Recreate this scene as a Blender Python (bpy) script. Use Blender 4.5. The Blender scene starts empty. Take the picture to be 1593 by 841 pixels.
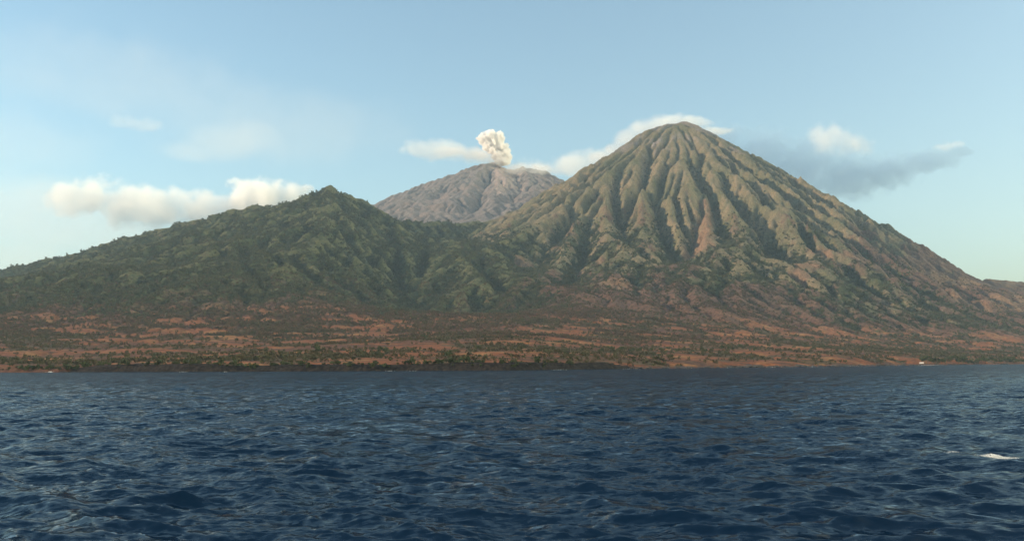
import bpy, bmesh, math, random
import numpy as np
from mathutils import Matrix, Vector

# ------------------------------------------------------------------ camera, sky, sun, exposure
sc = bpy.context.scene
COL = sc.collection
F_PX, PW, PH = 1380.0, 1593.0, 841.0          # focal length in photo pixels, photo size
PITCH, ROLL, CAM_H = math.radians(6.08), math.radians(-0.32), 5.0
cam_data = bpy.data.cameras.new('camera')
cam_data.sensor_width = 36.0
cam_data.lens = 36.0 * F_PX / PW
cam_data.clip_start, cam_data.clip_end = 0.5, 120000.0
cam = bpy.data.objects.new('camera', cam_data)
COL.objects.link(cam)
CAM_R = (Matrix.Rotation(math.pi / 2 + PITCH, 3, 'X') @ Matrix.Rotation(ROLL, 3, 'Z'))
cam.matrix_world = Matrix.Translation((0, 0, CAM_H)) @ CAM_R.to_4x4()
sc.camera = cam

SUN_AZ, SUN_EL = math.radians(-103.0), math.radians(17.5)   # azimuth clockwise from +Y (view direction)
to_sun = Vector((math.sin(SUN_AZ) * math.cos(SUN_EL), math.cos(SUN_AZ) * math.cos(SUN_EL), math.sin(SUN_EL)))
world = bpy.data.worlds.new('World')
sc.world = world
world.use_nodes = True
wn = world.node_tree.nodes
wl = world.node_tree.links
bg = wn['Background']
sky = wn.new('ShaderNodeTexSky')
sky.sky_type = 'NISHITA'
sky.sun_disc = False
sky.sun_elevation = SUN_EL
sky.sun_rotation = -SUN_AZ          # this node counts the other way round
sky.altitude = 0.0
sky.air_density = 1.0
sky.dust_density = 3.2
sky.ozone_density = 0.6
wb = wn.new('ShaderNodeMix'); wb.data_type = 'RGBA'; wb.blend_type = 'MULTIPLY'      # the camera's white balance leans to cyan
wb.inputs[0].default_value = 1.0; wb.inputs[7].default_value = (0.96, 1.11, 1.06, 1)
wl.new(sky.outputs['Color'], wb.inputs[6])
wl.new(wb.outputs[2], bg.inputs['Color'])
bg.inputs['Strength'].default_value = 0.15

sun_data = bpy.data.lights.new('sun', 'SUN')
sun_data.energy = 4.0
sun_data.angle = math.radians(0.5)
sun_data.color = (1.0, 0.79, 0.56)
sun = bpy.data.objects.new('sun', sun_data)
sun.rotation_euler = to_sun.to_track_quat('Z', 'Y').to_euler()
sun.location = (0, 0, 3000)
COL.objects.link(sun)

sc.view_settings.view_transform = 'Standard'
sc.view_settings.look = 'None'
sc.view_settings.exposure = 0.70
sc.view_settings.gamma = 1.0
sc.view_settings.use_curve_mapping = False
sc.render.engine = 'CYCLES'
sc.cycles.use_denoising = True
sc.cycles.max_bounces = 14
sc.cycles.volume_bounces = 12
sc.cycles.volume_step_rate = 1.0
sc.cycles.volume_max_steps = 256
sc.cycles.caustics_reflective = False
sc.cycles.caustics_refractive = False

rng = np.random.default_rng(7)
random.seed(7)


def ray(px, py):
    d = CAM_R @ Vector(((px - PW / 2) / F_PX, -(py - PH / 2) / F_PX, -1.0))
    return d


def at(px, py, Y):
    """World point seen in the photo at (px, py) if it stands at distance Y."""
    d = ray(px, py)
    s = Y / d.y
    return (d.x * s, Y, CAM_H + d.z * s)


# ------------------------------------------------------------------ small helpers
def tag(o, label=None, cat=None, group=None, kind=None):
    if label: o['label'] = label
    if cat: o['category'] = cat
    if group: o['group'] = group
    if kind: o['kind'] = kind
    return o


def link(name, mesh, mat=None, parent=None):
    o = bpy.data.objects.new(name, mesh)
    if mat is not None and not mesh.materials:
        mesh.materials.append(mat)
    COL.objects.link(o)
    if parent is not None:
        o.parent = parent
    return o


def mesh_np(name, verts, faces, smooth=True):
    """verts (n,3), faces (m,3|4) -> mesh, fast."""
    me = bpy.data.meshes.new(name)
    verts = np.asarray(verts, dtype=np.float32)
    faces = np.asarray(faces, dtype=np.int32)
    k = faces.shape[1]
    me.vertices.add(len(verts))
    me.vertices.foreach_set('co', verts.ravel())
    me.loops.add(faces.size)
    me.loops.foreach_set('vertex_index', faces.ravel())
    me.polygons.add(len(faces))
    me.polygons.foreach_set('loop_start', np.arange(0, faces.size, k, dtype=np.int32))
    me.polygons.foreach_set('loop_total', np.full(len(faces), k, dtype=np.int32))
    me.polygons.foreach_set('use_smooth', np.full(len(faces), smooth, dtype=bool))
    me.update()
    me.validate()
    return me


_PERM = np.random.default_rng(11).permutation(4096).astype(np.int64)
_ANG = np.random.default_rng(12).uniform(0, 2 * np.pi, 4096)
_GX, _GY = np.cos(_ANG), np.sin(_ANG)


def perlin(x, y, seed=0):
    x = np.asarray(x, dtype=np.float64) + seed * 37.13
    y = np.asarray(y, dtype=np.float64) - seed * 91.7
    xi, yi = np.floor(x).astype(np.int64), np.floor(y).astype(np.int64)
    xf, yf = x - xi, y - yi
    u = xf * xf * xf * (xf * (xf * 6 - 15) + 10)
    v = yf * yf * yf * (yf * (yf * 6 - 15) + 10)

    def g(ix, iy, fx, fy):
        h = _PERM[(_PERM[ix & 4095] + iy) & 4095]
        return _GX[h] * fx + _GY[h] * fy
    a = g(xi, yi, xf, yf); b = g(xi + 1, yi, xf - 1, yf)
    c = g(xi, yi + 1, xf, yf - 1); d = g(xi + 1, yi + 1, xf - 1, yf - 1)
    return 1.5 * ((a + u * (b - a)) * (1 - v) + (c + u * (d - c)) * v)


def fbm(x, y, octaves=4, seed=0, gain=0.5):
    s, a, f = 0.0, 1.0, 1.0
    for k in range(octaves):
        s = s + a * perlin(x * f, y * f, seed + k)
        a *= gain; f *= 2.03
    return s


def sstep(a, b, x):
    t = np.clip((x - a) / (b - a), 0, 1)
    return t * t * (3 - 2 * t)


# ------------------------------------------------------------------ terrain: shape, then water-carved ravines
DX = 13.0
gx = np.arange(-6000.0, 6000.1, DX)
gy = np.arange(700.0, 8800.1, DX)
GXX, GYY = np.meshgrid(gx, gy)            # rows = y

COAST_X = np.array([-6000, -4000, -2500, -1400, -568, -250, 0, 152, 307, 526, 948, 1500, 2500, 6000.0])
COAST_Y = np.array([2600, 1900, 1400, 1150, 985, 880, 830, 1030, 1200, 1440, 1950, 2500, 3100, 4300.0])


def coast_y(x):
    return np.interp(x, COAST_X, COAST_Y) + 14 * perlin(x / 110, 0 * x + 3.3, 3) + 7 * perlin(x / 34, 0 * x + 8.1, 4)


def smax(a, b, k):
    h = np.clip(0.5 + 0.5 * (a - b) / k, 0, 1)
    return b + (a - b) * h + k * h * (1 - h)


def ridge(pts, slope, concave=0.0, right=None, px=True):
    """Height field that falls off from a polyline ridge. pts: (px, py, Y) photo points. slope = drop per metre."""
    P = [at(*p) for p in pts] if px else pts
    best = np.full(GXX.shape, -1e9)
    for (x0, y0, z0), (x1, y1, z1) in zip(P[:-1], P[1:]):
        dx, dy = x1 - x0, y1 - y0
        L2 = dx * dx + dy * dy
        t = np.clip(((GXX - x0) * dx + (GYY - y0) * dy) / L2, 0, 1)
        ex, ey = GXX - (x0 + t * dx), GYY - (y0 + t * dy)
        d = np.sqrt(ex * ex + ey * ey)
        s = slope
        if right is not None:
            side = (ex * dy - ey * dx)          # >0: right-hand side walking along the ridge
            s = np.where(side > 0, right, slope)
        z = z0 + t * (z1 - z0) - s * d / (1 + concave * d)
        best = np.maximum(best, z)
    return best


# main cone: two silhouette profiles read from the photo
CONE_Y = 6000.0
cx0, _, _ = at(1058, 195, CONE_Y)
right_px = [(1058, 196), (1080, 196), (1099, 201), (1120, 213), (1160, 236), (1200, 258), (1250, 286), (1300, 315), (1350, 343), (1400, 371), (1450, 397), (1500, 421), (1530, 434)]
left_px = [(1058, 196), (1035, 197), (1010, 201), (985, 211), (960, 232), (920, 256), (880, 281), (840, 303), (800, 323), (760, 343), (700, 371)]
RR = [(at(a, b, CONE_Y)[0] - cx0, at(a, b, CONE_Y)[2]) for a, b in right_px] + [(2500, 395), (3000, 265), (3600, 165), (4400, 70), (6000, -40)]
LL = [(cx0 - at(a, b, CONE_Y)[0], at(a, b, CONE_Y)[2]) for a, b in left_px] + [(2000, 640), (2500, 440), (3000, 285), (3600, 165), (4400, 70), (6000, -40)]


def fit_profile(prof, side, nfix):
    """Lower the profile until the cone's outline, seen in perspective, is the outline of the photo."""
    r = np.array([p[0] for p in prof], float); z = np.array([p[1] for p in prof], float)
    goal_u = (cx0 + side * r[:nfix]) / CONE_Y; goal_v = (z[:nfix] - CAM_H) / CONE_Y
    rr = np.linspace(0, 5200, 500); ph = np.radians(np.linspace(-20, 70, 60))
    Rg, Pg = np.meshgrid(rr, ph)
    D = CONE_Y - Rg * np.sin(Pg); U = (cx0 + side * Rg * np.cos(Pg)) / D
    for _ in range(14):
        V = (np.interp(Rg, r, z) - CAM_H) / D
        # outline height at the goal columns
        for k in range(2, nfix):
            near = np.abs(U - goal_u[k]) < 0.004
            z[k] += 0.6 * (goal_v[k] - V[near].max()) * CONE_Y
        z[nfix:] = np.minimum(z[nfix:], z[nfix - 1] * np.array([0.80, 0.56, 0.34, 0.14, -0.08, -0.1])[:len(z) - nfix])
    return list(zip(r, z))


RR = fit_profile(RR, 1, len(right_px)); LL = fit_profile(LL, -1, len(left_px))
rx, ry = GXX - cx0, GYY - CONE_Y
rad = np.hypot(rx, ry)
th = np.arctan2(rx, -ry)                    # 0 = towards the camera, + = to the right
warp = 1 + 0.05 * perlin(th * 1.7, rad / 1500, 21) * sstep(300, 1500, rad)
rw = rad * warp
wR = 0.5 + 0.5 * np.sin(th)
cone = wR * np.interp(rw, [p[0] for p in RR], [p[1] for p in RR]) + (1 - wR) * np.interp(rw, [p[0] for p in LL], [p[1] for p in LL])

# rear, erupting volcano
REAR_Y = 7500.0
rear = ridge([(556, 330, 7750), (568, 314, 7720), (578, 321, 7700), (590, 314, 7680), (620, 301, 7650), (655, 289, 7600), (700, 274, 7550), (740, 258, 7500), (768, 250, 7450), (800, 254, 7450), (832, 264, 7500), (850, 268, 7550), (880, 283, 7600), (940, 320, 7700)], 0.56, 0.00012)
crater = at(792, 256, 7380)
rd = np.hypot(GXX - crater[0], GYY - crater[1])
rear = rear - 70 * np.exp(-(rd / 130) ** 2)

# left, wooded hill
hill = ridge([(-260, 475, 5100), (-120, 447, 5050), (5, 417, 5000), (60, 405, 4950), (100, 399, 4900), (170, 380, 4850), (240, 360, 4800), (300, 345, 4750), (350, 332, 4700), (395, 324, 4700),
              (430, 326, 4700), (460, 313, 4700), (490, 299, 4700), (512, 294, 4700), (530, 301, 4720), (552, 314, 4800), (580, 329, 4900), (620, 339, 5050), (680, 346, 5200), (730, 352, 5350), (790, 356, 5500)], 0.52, 0.00022)
hill = np.maximum(hill, ridge([(514, 296, 4700), (524, 318, 4480), (542, 344, 4250), (570, 366, 4020), (586, 392, 3820), (594, 440, 3500)], 0.62, 0.0001, right=0.95))
hill = np.maximum(hill, ridge([(505, 298, 4700), (488, 330, 4450), (470, 358, 4200), (448, 388, 3950), (425, 430, 3600)], 0.55, 0.0001))
hill = np.maximum(hill, ridge([(395, 325, 4700), (375, 360, 4350), (340, 398, 3950), (310, 440, 3500)], 0.45, 0.0001))
hill = np.maximum(hill, ridge([(240, 361, 4800), (215, 392, 4400), (170, 430, 3900), (140, 460, 3500)], 0.40, 0.0001))
hill = np.maximum(hill, ridge([(70, 403, 4950), (50, 430, 4500), (20, 455, 4000)], 0.38, 0.0001))
# low wooded ridge that closes the valley between hill and cone
low = ridge([(540, 452, 3450), (600, 436, 3600), (660, 424, 3700), (720, 404, 3900), (770, 385, 4200), (830, 356, 4700)], 0.42, 0.0001)

# small red mounds at the right edge
mound = ridge([(1395, 432, 4700), (1440, 417, 4650), (1475, 421, 4600), (1515, 436, 4500)], 0.42, 0.0002)
mound = np.maximum(mound, ridge([(1530, 436, 5200), (1565, 438, 5200), (1620, 443, 5300), (1800, 470, 5400)], 0.35, 0.0002))
mound = np.maximum(mound, ridge([(1490, 466, 4300), (1530, 448, 4350), (1575, 462, 4350), (1640, 470, 4300)], 0.42, 0.0002))

dco = GYY - coast_y(GXX)
plain = np.where(dco > 0, 3.5 + 3.0 * sstep(0, 25, dco) + 0.040 * dco + 1.75e-5 * dco ** 2, dco * 0.25 + 1.0)
plain = np.where(dco > 3200, 3.5 + 3 + 0.04 * 3200 + 1.75e-5 * 3200 ** 2 + 0.03 * (dco - 3200), plain)
plain = plain + (2.5 + dco.clip(0, 2000) * 0.006) * fbm(GXX / 420, GYY / 260, 4, 31) * sstep(0, 120, dco)

fade = sstep(80, 1900, dco)
for _a in (cone, mound, hill, low):
    _a[...] = np.where(_a > plain, plain + (_a - plain) * fade, _a)

parts = {'plain': plain, 'cone': cone, 'rear': rear, 'hill': np.maximum(hill, low), 'mound': mound}
names = list(parts)
owner = np.argmax(np.stack([parts[n] + (12 if n == 'plain' else 0) for n in names]), axis=0)
H = smax(cone, rear, 60)
H = smax(H, hill, 50)
H = smax(H, low, 40)
H = smax(H, mound, 30)
H = np.where(dco > 60, smax(H, plain, 35) , np.maximum(plain, np.where(dco > 0, -5, plain)))
mount = sstep(10, 160, H - plain)           # 1 on the mountains, 0 on the plain

def blur(a, r, n=3):
    k = 2 * r + 1
    for _ in range(n):
        for ax in (0, 1):
            p = np.pad(a, [(r + 1, r) if i == ax else (0, 0) for i in (0, 1)], mode='edge')
            c = np.cumsum(p, axis=ax)
            a = (np.take(c, range(k, c.shape[ax]), axis=ax) - np.take(c, range(0, c.shape[ax] - k), axis=ax)) / k
    return a


# rough the slopes up, then let rain carve them
H0 = H.copy()


def on_base(px, py):
    d = ray(px, py)
    Y = np.arange(2400, 8600, 10.0); X = d.x / d.y * Y; Z = CAM_H + d.z / d.y * Y
    hh = H0[np.clip(((Y - gy[0]) / DX).astype(int), 0, len(gy) - 1), np.clip(((X - gx[0]) / DX).astype(int), 0, len(gx) - 1)]
    k = np.where(Z <= hh)[0]
    k = k[0] if len(k) else -1
    return X[k], Y[k]


def carve(pts, depth, width):
    """A ravine that deepens and widens downhill along photo points on the slope."""
    P = [on_base(*p) for p in pts]
    cut = np.zeros_like(H)
    n = len(P) - 1
    for i in range(n):
        (x0, y0), (x1, y1) = P[i], P[i + 1]
        L2 = (x1 - x0) ** 2 + (y1 - y0) ** 2 + 1e-6
        t = np.clip(((GXX - x0) * (x1 - x0) + (GYY - y0) * (y1 - y0)) / L2, 0, 1)
        d = np.hypot(GXX - x0 - t * (x1 - x0), GYY - y0 - t * (y1 - y0))
        u = (i + t) / n
        w = width * (0.5 + 0.7 * u)
        cut = np.maximum(cut, depth * (0.25 + 0.75 * np.minimum(1, u * 2.2)) * np.clip(1 - d / w, 0, 1) ** 1.3)
    return cut


on_cone_ = sstep(2300, 1700, rad) * sstep(400, 900, rad)
cuts = 0
for pts, dp, wd in [([(1097, 284), (1086, 330), (1066, 392)], 60, 85), ([(1104, 284), (1117, 335), (1128, 392)], 60, 80),
                    ([(1124, 290), (1160, 322), (1200, 366), (1245, 402)], 95, 150), ([(1012, 232), (1003, 272), (1022, 320), (1048, 380), (1060, 410)], 62, 95),
                    ([(1068, 232), (1078, 262), (1090, 282)], 45, 70), ([(968, 262), (955, 300), (968, 345), (985, 390)], 45, 80),
                    ([(900, 300), (885, 340), (850, 385), (820, 430)], 55, 110), ([(930, 300), (915, 345), (905, 390), (880, 440)], 55, 110),
                    ([(1110, 220), (1160, 262), (1225, 310), (1310, 366)], 45, 80), ([(1140, 236), (1230, 290), (1330, 350), (1420, 400)], 45, 80),
                    ([(606, 342), (616, 372), (624, 402), (638, 428), (676, 446)], 150, 430), ([(665, 352), (652, 385), (636, 425)], 110, 330),
                    ([(700, 395), (740, 405), (770, 430), (800, 455)], 40, 110),
                    ([(770, 262), (755, 285), (740, 318), (700, 345)], 70, 120), ([(795, 262), (805, 290), (790, 320)], 60, 110), ([(700, 285), (680, 305), (660, 325)], 50, 110)]:
    cuts = np.maximum(cuts, carve(pts, dp, wd))
cuts = cuts * (1 - 0.3 * on_cone_)
H = H - cuts
nz = (30 - 18 * sstep(1600, 600, rad)) * fbm(GXX / 380, GYY / 380, 6, 41, 0.6) + (12 - 7 * sstep(900, 200, rad)) * rng.standard_normal(H.shape)
# irregular straight-sided ribs so that ravines start high on the cone
def tri(x): return 1 - 4 * np.abs(x - np.floor(x) - 0.5)          # -1 .. 1 .. -1, sharp crests and sharp troughs


wth = th + 0.10 * perlin(th * 3.1, rad / 1100, 51) + 0.035 * perlin(th * 9, rad / 420, 52) + 0.012 * perlin(th * 30, rad / 150, 53)
a1 = (0.55 + 0.9 * perlin(th * 6, rad / 900, 54)).clip(0.1, 1.6)
a2 = (0.6 + 0.8 * perlin(th * 11, rad / 500, 55)).clip(0.1, 1.5)
ribs = 12 * a1 * tri(wth * 6.7) * sstep(260, 1000, rad) + 8 * a2 * tri(wth * 13.7 + 0.3) * sstep(380, 1100, rad) + 5 * tri(wth * 29.3 + 0.5 * perlin(rad / 220, th * 8, 56)) * sstep(500, 1300, rad)
on_cone = blur((owner == names.index('cone')).astype(float), 4, 2)
H = H + nz * mount * 0.8 * (1 - 0.72 * on_cone * sstep(2300, 1600, rad)) + ribs * on_cone * mount * sstep(2600, 1800, rad)


def flow(Hc):
    ny, nx = Hc.shape
    best = np.zeros_like(Hc); rec = np.arange(ny * nx).reshape(ny, nx)
    idx = rec.copy()
    for oy in (-1, 0, 1):
        for ox in (-1, 0, 1):
            if ox == 0 and oy == 0: continue
            dist = DX * math.hypot(ox, oy)
            ys0, ys1 = max(0, oy), ny + min(0, oy)
            xs0, xs1 = max(0, ox), nx + min(0, ox)
            a = (slice(ys0 - oy, ys1 - oy), slice(xs0 - ox, xs1 - ox))
            b = (slice(ys0, ys1), slice(xs0, xs1))
            s = (Hc[a] - Hc[b]) / dist
            m = s > best[a]
            best[a] = np.where(m, s, best[a])
            rec[a] = np.where(m, idx[b], rec[a])
    return best, rec.ravel()


def accumulate(rec, n):
    A = np.ones(n); r = rec.copy()
    root = r == np.arange(n)
    for _ in range(10):
        w = np.where(r == np.arange(n), 0, A)
        A = A + np.bincount(r, weights=w, minlength=n)
        # pointer jump
        nr = r[r]
        # a node whose receiver is a root must stop contributing further
        nr = np.where(root[r] , np.arange(n), nr)
        r = nr
    return A


N_IT = 60
for it in range(N_IT):
    S, rec = flow(H)
    A = accumulate(rec, H.size)
    hf = H.ravel()
    hr = hf[rec]
    Fk = 0.058 * A ** 0.43 * (0.12 + 0.88 * mount.ravel())
    new = (hf + Fk * hr) / (1 + Fk)
    # fill pits a little
    pit = rec == np.arange(H.size)
    Hn = new.reshape(H.shape)
    nb = np.minimum(np.minimum(np.roll(H, 1, 0), np.roll(H, -1, 0)), np.minimum(np.roll(H, 1, 1), np.roll(H, -1, 1)))
    Hn = np.where(pit.reshape(H.shape) & (nb > Hn), nb + 0.05, Hn)
    lap = (np.roll(Hn, 1, 0) + np.roll(Hn, -1, 0) + np.roll(Hn, 1, 1) + np.roll(Hn, -1, 1)) / 4 - Hn
    lap[0] = lap[-1] = 0; lap[:, 0] = lap[:, -1] = 0
    H = Hn + 0.012 * lap * mount + 0.03 * lap * (1 - mount)
# keep the broad shape (skyline) of the uncarved mountains
calm = 1 - 0.45 * sstep(1200, 250, rad)
calm = calm * (1 - 0.35 * blur((owner == names.index('rear')).astype(float), 5, 2)) * (1 - 0.5 * blur((owner == names.index('mound')).astype(float), 5, 2))
calm = calm * (1 - 0.45 * sstep(0.25, 0.7, th) * sstep(1300, 1900, rad))
calm = calm * (1 - 0.6 * sstep(0.85, 1.25, th) * sstep(2.5, 2.0, th) * on_cone)
H = H0 + (H - H0) * calm
near = sstep(900, 350, rad)
H = H + (0.85 * blur(H0 - H - cuts * 0.8, 11) * (1 - near) + 0.9 * blur(H0 - H - cuts * 0.8, 3) * near) * mount
# slopes between the water courses run straight up to sharp crests
S, rec = flow(H)
ch = accumulate(rec, H.size).reshape(H.shape) > 8
Dm = np.where(ch, 0.0, 400.0)
for _ in range(9):
    for oy, ox in ((0, 1), (0, -1), (1, 0), (-1, 0), (1, 1), (1, -1), (-1, 1), (-1, -1)):
        Dm = np.minimum(Dm, np.roll(np.roll(Dm, oy, 0), ox, 1) + DX * math.hypot(ox, oy))
Dm = np.minimum(Dm, 60.0)
tent = 0.62 * (Dm - blur(Dm, 5))
wt = mount * 0.28
tent *= 1 - 0.45 * sstep(1200, 300, rad)
H = H * (1 - wt) + (blur(H, 1, 1) + tent) * wt
S, rec = flow(H)
ACC = np.log10(accumulate(rec, H.size).reshape(H.shape))
wet = blur(ACC, 1, 2)
curv = blur(H, 4, 2) - H                     # + in ravines, - on ribs
print('terrain', H.min(), H.max(), 'curv', np.percentile(curv, [2, 20, 50, 80, 98]))


# ------------------------------------------------------------------ resample to the final grid
def taps(src0, dx, n, q):
    u = (q - src0) / dx
    i = np.clip(np.floor(u).astype(int), 1, n - 3)
    t = u - i
    w = [0.5 * (-t + 2 * t**2 - t**3), 0.5 * (2 - 5 * t**2 + 3 * t**3), 0.5 * (t + 4 * t**2 - 3 * t**3), 0.5 * (-t**2 + t**3)]
    return i, w


FDX = 9.6
fx = np.arange(-5900.0, 5900.0, FDX)
ys = [740.0]
while ys[-1] < 8700: ys.append(ys[-1] + min(13.0, 3.0 + max(0, ys[-1] - 1000) * 0.0034))
fy = np.array(ys)
ix, wx = taps(gx[0], DX, len(gx), fx)
iy, wy = taps(gy[0], DX, len(gy), fy)


def resample(a):
    b = sum(wy[k][:, None] * a[iy + k - 1, :] for k in range(4))
    return sum(wx[k][None, :] * b[:, ix + k - 1] for k in range(4))


FX, FY = np.meshgrid(fx, fy)
HF = resample(H)
MOUNT = resample(mount).clip(0, 1)
WET = resample(wet)
CURV = resample(curv)
dF = FY - coast_y(FX)
# crisp shore: a low rocky bank, built on the fine grid
dark_shore = sstep(-520, -430, FX) * sstep(180, 90, FX)
bank_h = 2.4 + 1.6 * perlin(FX / 160, 0 * FX, 61) + 1.4 * perlin(FX / 45, 0 * FX + 4, 62) + 5.2 * dark_shore
shore = np.where(dF > 0, bank_h.clip(0.8) * sstep(-1, 9, dF + 3 * perlin(FX / 12, FY / 12, 63)), np.maximum(-6, dF * 0.25 - 0.4))
HF = np.where(dF < 45, shore * (1 - sstep(12, 45, dF)) + HF * sstep(12, 45, dF), HF)
thD = np.arctan2(FX - cx0, -(FY - CONE_Y)); rD = np.hypot(FX - cx0, FY - CONE_Y)
fine = (1 - 2 * np.abs(perlin(thD * 47 + 0.5 * perlin(rD / 160, thD * 9, 72), rD / 420, 73))) * 3.0 * sstep(250, 700, rD) * sstep(2700, 1900, rD)
detail = fine * MOUNT + 4.5 * (0.4 - np.abs(fbm(FX / 85, FY / 85, 4, 71, 0.6))) * (0.25 + 0.75 * MOUNT) * sstep(20, 200, dF)
HF = HF + detail


def ground_z(x, y):
    i = np.clip(np.searchsorted(fy, y) - 1, 0, len(fy) - 2)
    j = np.clip(((np.asarray(x) - fx[0]) / FDX).astype(int), 0, len(fx) - 2)
    v = (y - fy[i]) / (fy[i + 1] - fy[i]); u = (x - fx[j]) / FDX
    return (HF[i, j] * (1 - u) + HF[i, j + 1] * u) * (1 - v) + (HF[i + 1, j] * (1 - u) + HF[i + 1, j + 1] * u) * v


def sample_f(a, x, y):
    i = np.clip(np.searchsorted(fy, y) - 1, 0, len(fy) - 2)
    j = np.clip(((np.asarray(x) - fx[0]) / FDX).astype(int), 0, len(fx) - 2)
    return a[i, j]


def ground_px(px, py, y0=800.0):
    """First point of the ground seen at photo pixel (px, py)."""
    d = ray(px, py)
    Y = np.arange(y0, 8600, 2.0)
    s = Y / d.y
    X, Z = d.x * s, CAM_H + d.z * s
    ok = np.where(Z <= np.maximum(ground_z(X, Y), 0.0))[0]
    k = ok[0] if len(ok) else -1
    return X[k], Y[k], float(ground_z(X[k:k + 1] if k >= 0 else X[-1:], Y[k:k + 1] if k >= 0 else Y[-1:])[0])


# ------------------------------------------------------------------ ground cover masks
OWN = owner[np.clip(np.round((FY - gy[0]) / DX).astype(int), 0, len(gy) - 1), np.clip(np.round((FX - gx[0]) / DX).astype(int), 0, len(gx) - 1)]
is_cone, is_rear, is_hill, is_mound = [(OWN == names.index(n)) for n in ('cone', 'rear', 'hill', 'mound')]
radF = np.hypot(FX - cx0, FY - CONE_Y)
soft = lambda m: resample(blur((owner == names.index(m)).astype(float), 5, 2)).clip(0, 1)
S_hill, S_rear, S_cone, S_mound = soft('hill'), soft('rear'), soft('cone'), soft('mound')
ravine = sstep(-2, 9, CURV)
n1 = fbm(FX / 300, FY / 300, 4, 81)
n2 = fbm(FX / 90, FY / 90, 3, 82)
belt = sstep(3000, 2600, radF + 250 * n1) * sstep(1350, 1900, radF + 250 * n1)     # wooded belt round the cone's foot
thF = np.arctan2(FX - cx0, -(FY - CONE_Y))
belt *= 1 - 0.9 * sstep(0.2, 0.7, thF)
forest = np.clip(S_hill * (0.78 + 0.45 * n2 + 0.25 * n1 + 0.9 * (ravine - 0.4)) * sstep(130, 240, HF + 70 * n1), 0, 1)
forest = np.maximum(forest, belt * (0.50 + 0.75 * (ravine - 0.2) + 0.45 * n2).clip(0, 1))
forest = np.maximum(forest, S_cone * ravine * 0.35 * (1 - 0.8 * sstep(0.2, 0.7, thF) * sstep(1300, 1800, radF)) * sstep(300, 900, radF) * sstep(2400, 1500, radF))
forest = (forest * (1 - S_rear)).clip(0, 1)
ash = (S_rear * sstep(650, 900, HF + 80 * n1)).clip(0, 1)
ash = np.maximum(ash, 0.55 * S_cone * sstep(900, 200, radF + 350 * n1) * (1 - 0.5 * ravine))
scar = S_rear * np.exp(-(((FX - crater[0] + 10) / 130) ** 2)) * sstep(1150, 1400, HF + 60 * n2)
dry = np.maximum(np.maximum(sstep(-0.1, 0.6, thF) * sstep(1150, 1950, radF + 300 * n1), 0.75 * sstep(2150, 2800, radF + 350 * n1)), 1 - MOUNT)   # red-brown dry ground
dry = np.maximum(dry * (1 - ash), S_mound)
dry = dry * (1 - 0.6 * S_hill * MOUNT)
rib = sstep(1.0, -7.0, CURV)
dry = np.maximum(dry, S_cone * rib * 0.50 * sstep(900, 1700, radF + 200 * n1) * (0.7 + 0.5 * n1))
scrub = (0.5 + 0.55 * fbm(FX / 520, FY / 170, 4, 83) + 0.25 * n2).clip(0, 1) * (1 - MOUNT) * sstep(10, 60, dF)
fn = fbm(FX / 240, (FY + 0.25 * FX) / 62, 3, 84)
field = sstep(0.0, 0.16, fn) * (1 - MOUNT) * sstep(15, 40, dF) * sstep(2300, 1100, dF + 300 * n1)
bare = np.zeros_like(FX)
for bx, by, rx_, ry_ in [(1100, 296, 18, 110), (1097, 318, 34, 120), (1094, 340, 52, 120), (1091, 362, 72, 130), (1089, 384, 86, 130),
                         (1250, 408, 90, 120), (1285, 402, 80, 100), (1245, 425, 60, 90), (1340, 408, 120, 80),
                         (1440, 428, 130, 150), (1470, 438, 110, 150), (1510, 470, 120, 160), (1560, 470, 110, 160), (1548, 440, 70, 120),
                         (815, 400, 60, 120), (900, 405, 40, 90), (935, 400, 35, 80), (960, 440, 90, 120)]:
    ox, oy = on_base(bx, by)
    bare = np.maximum(bare, np.exp(-((FX - ox) / rx_) ** 2 - ((FY - oy) / ry_) ** 2) * (0.85 + 0.5 * n2))
field = np.maximum(field, 0.55 * S_mound * sstep(-0.2, 0.3, n1 + 0.5 * n2) * MOUNT)
field = np.maximum(field, bare.clip(0, 0.62))
forest = forest * (1 - 0.9 * sstep(0.2, 0.6, bare))
field = np.maximum(field, 0.9 * sstep(0.12, 0.30, fbm(FX / 190, FY / 190, 3, 87)) * sstep(0.25, 0.6, thF) * sstep(1750, 1950, radF) * sstep(2700, 2400, radF))
scrub *= 1 - 0.96 * field
rockm = np.maximum(sstep(26, 12, dF + 6 * perlin(FX / 20, FY / 20, 85)) * dark_shore, sstep(9, 3, dF + 5 * perlin(FX / 14, FY / 14, 85)) * (0.25 + 0.75 * sstep(-0.2, 0.2, perlin(FX / 60, 0 * FX + 9, 86))))


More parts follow.
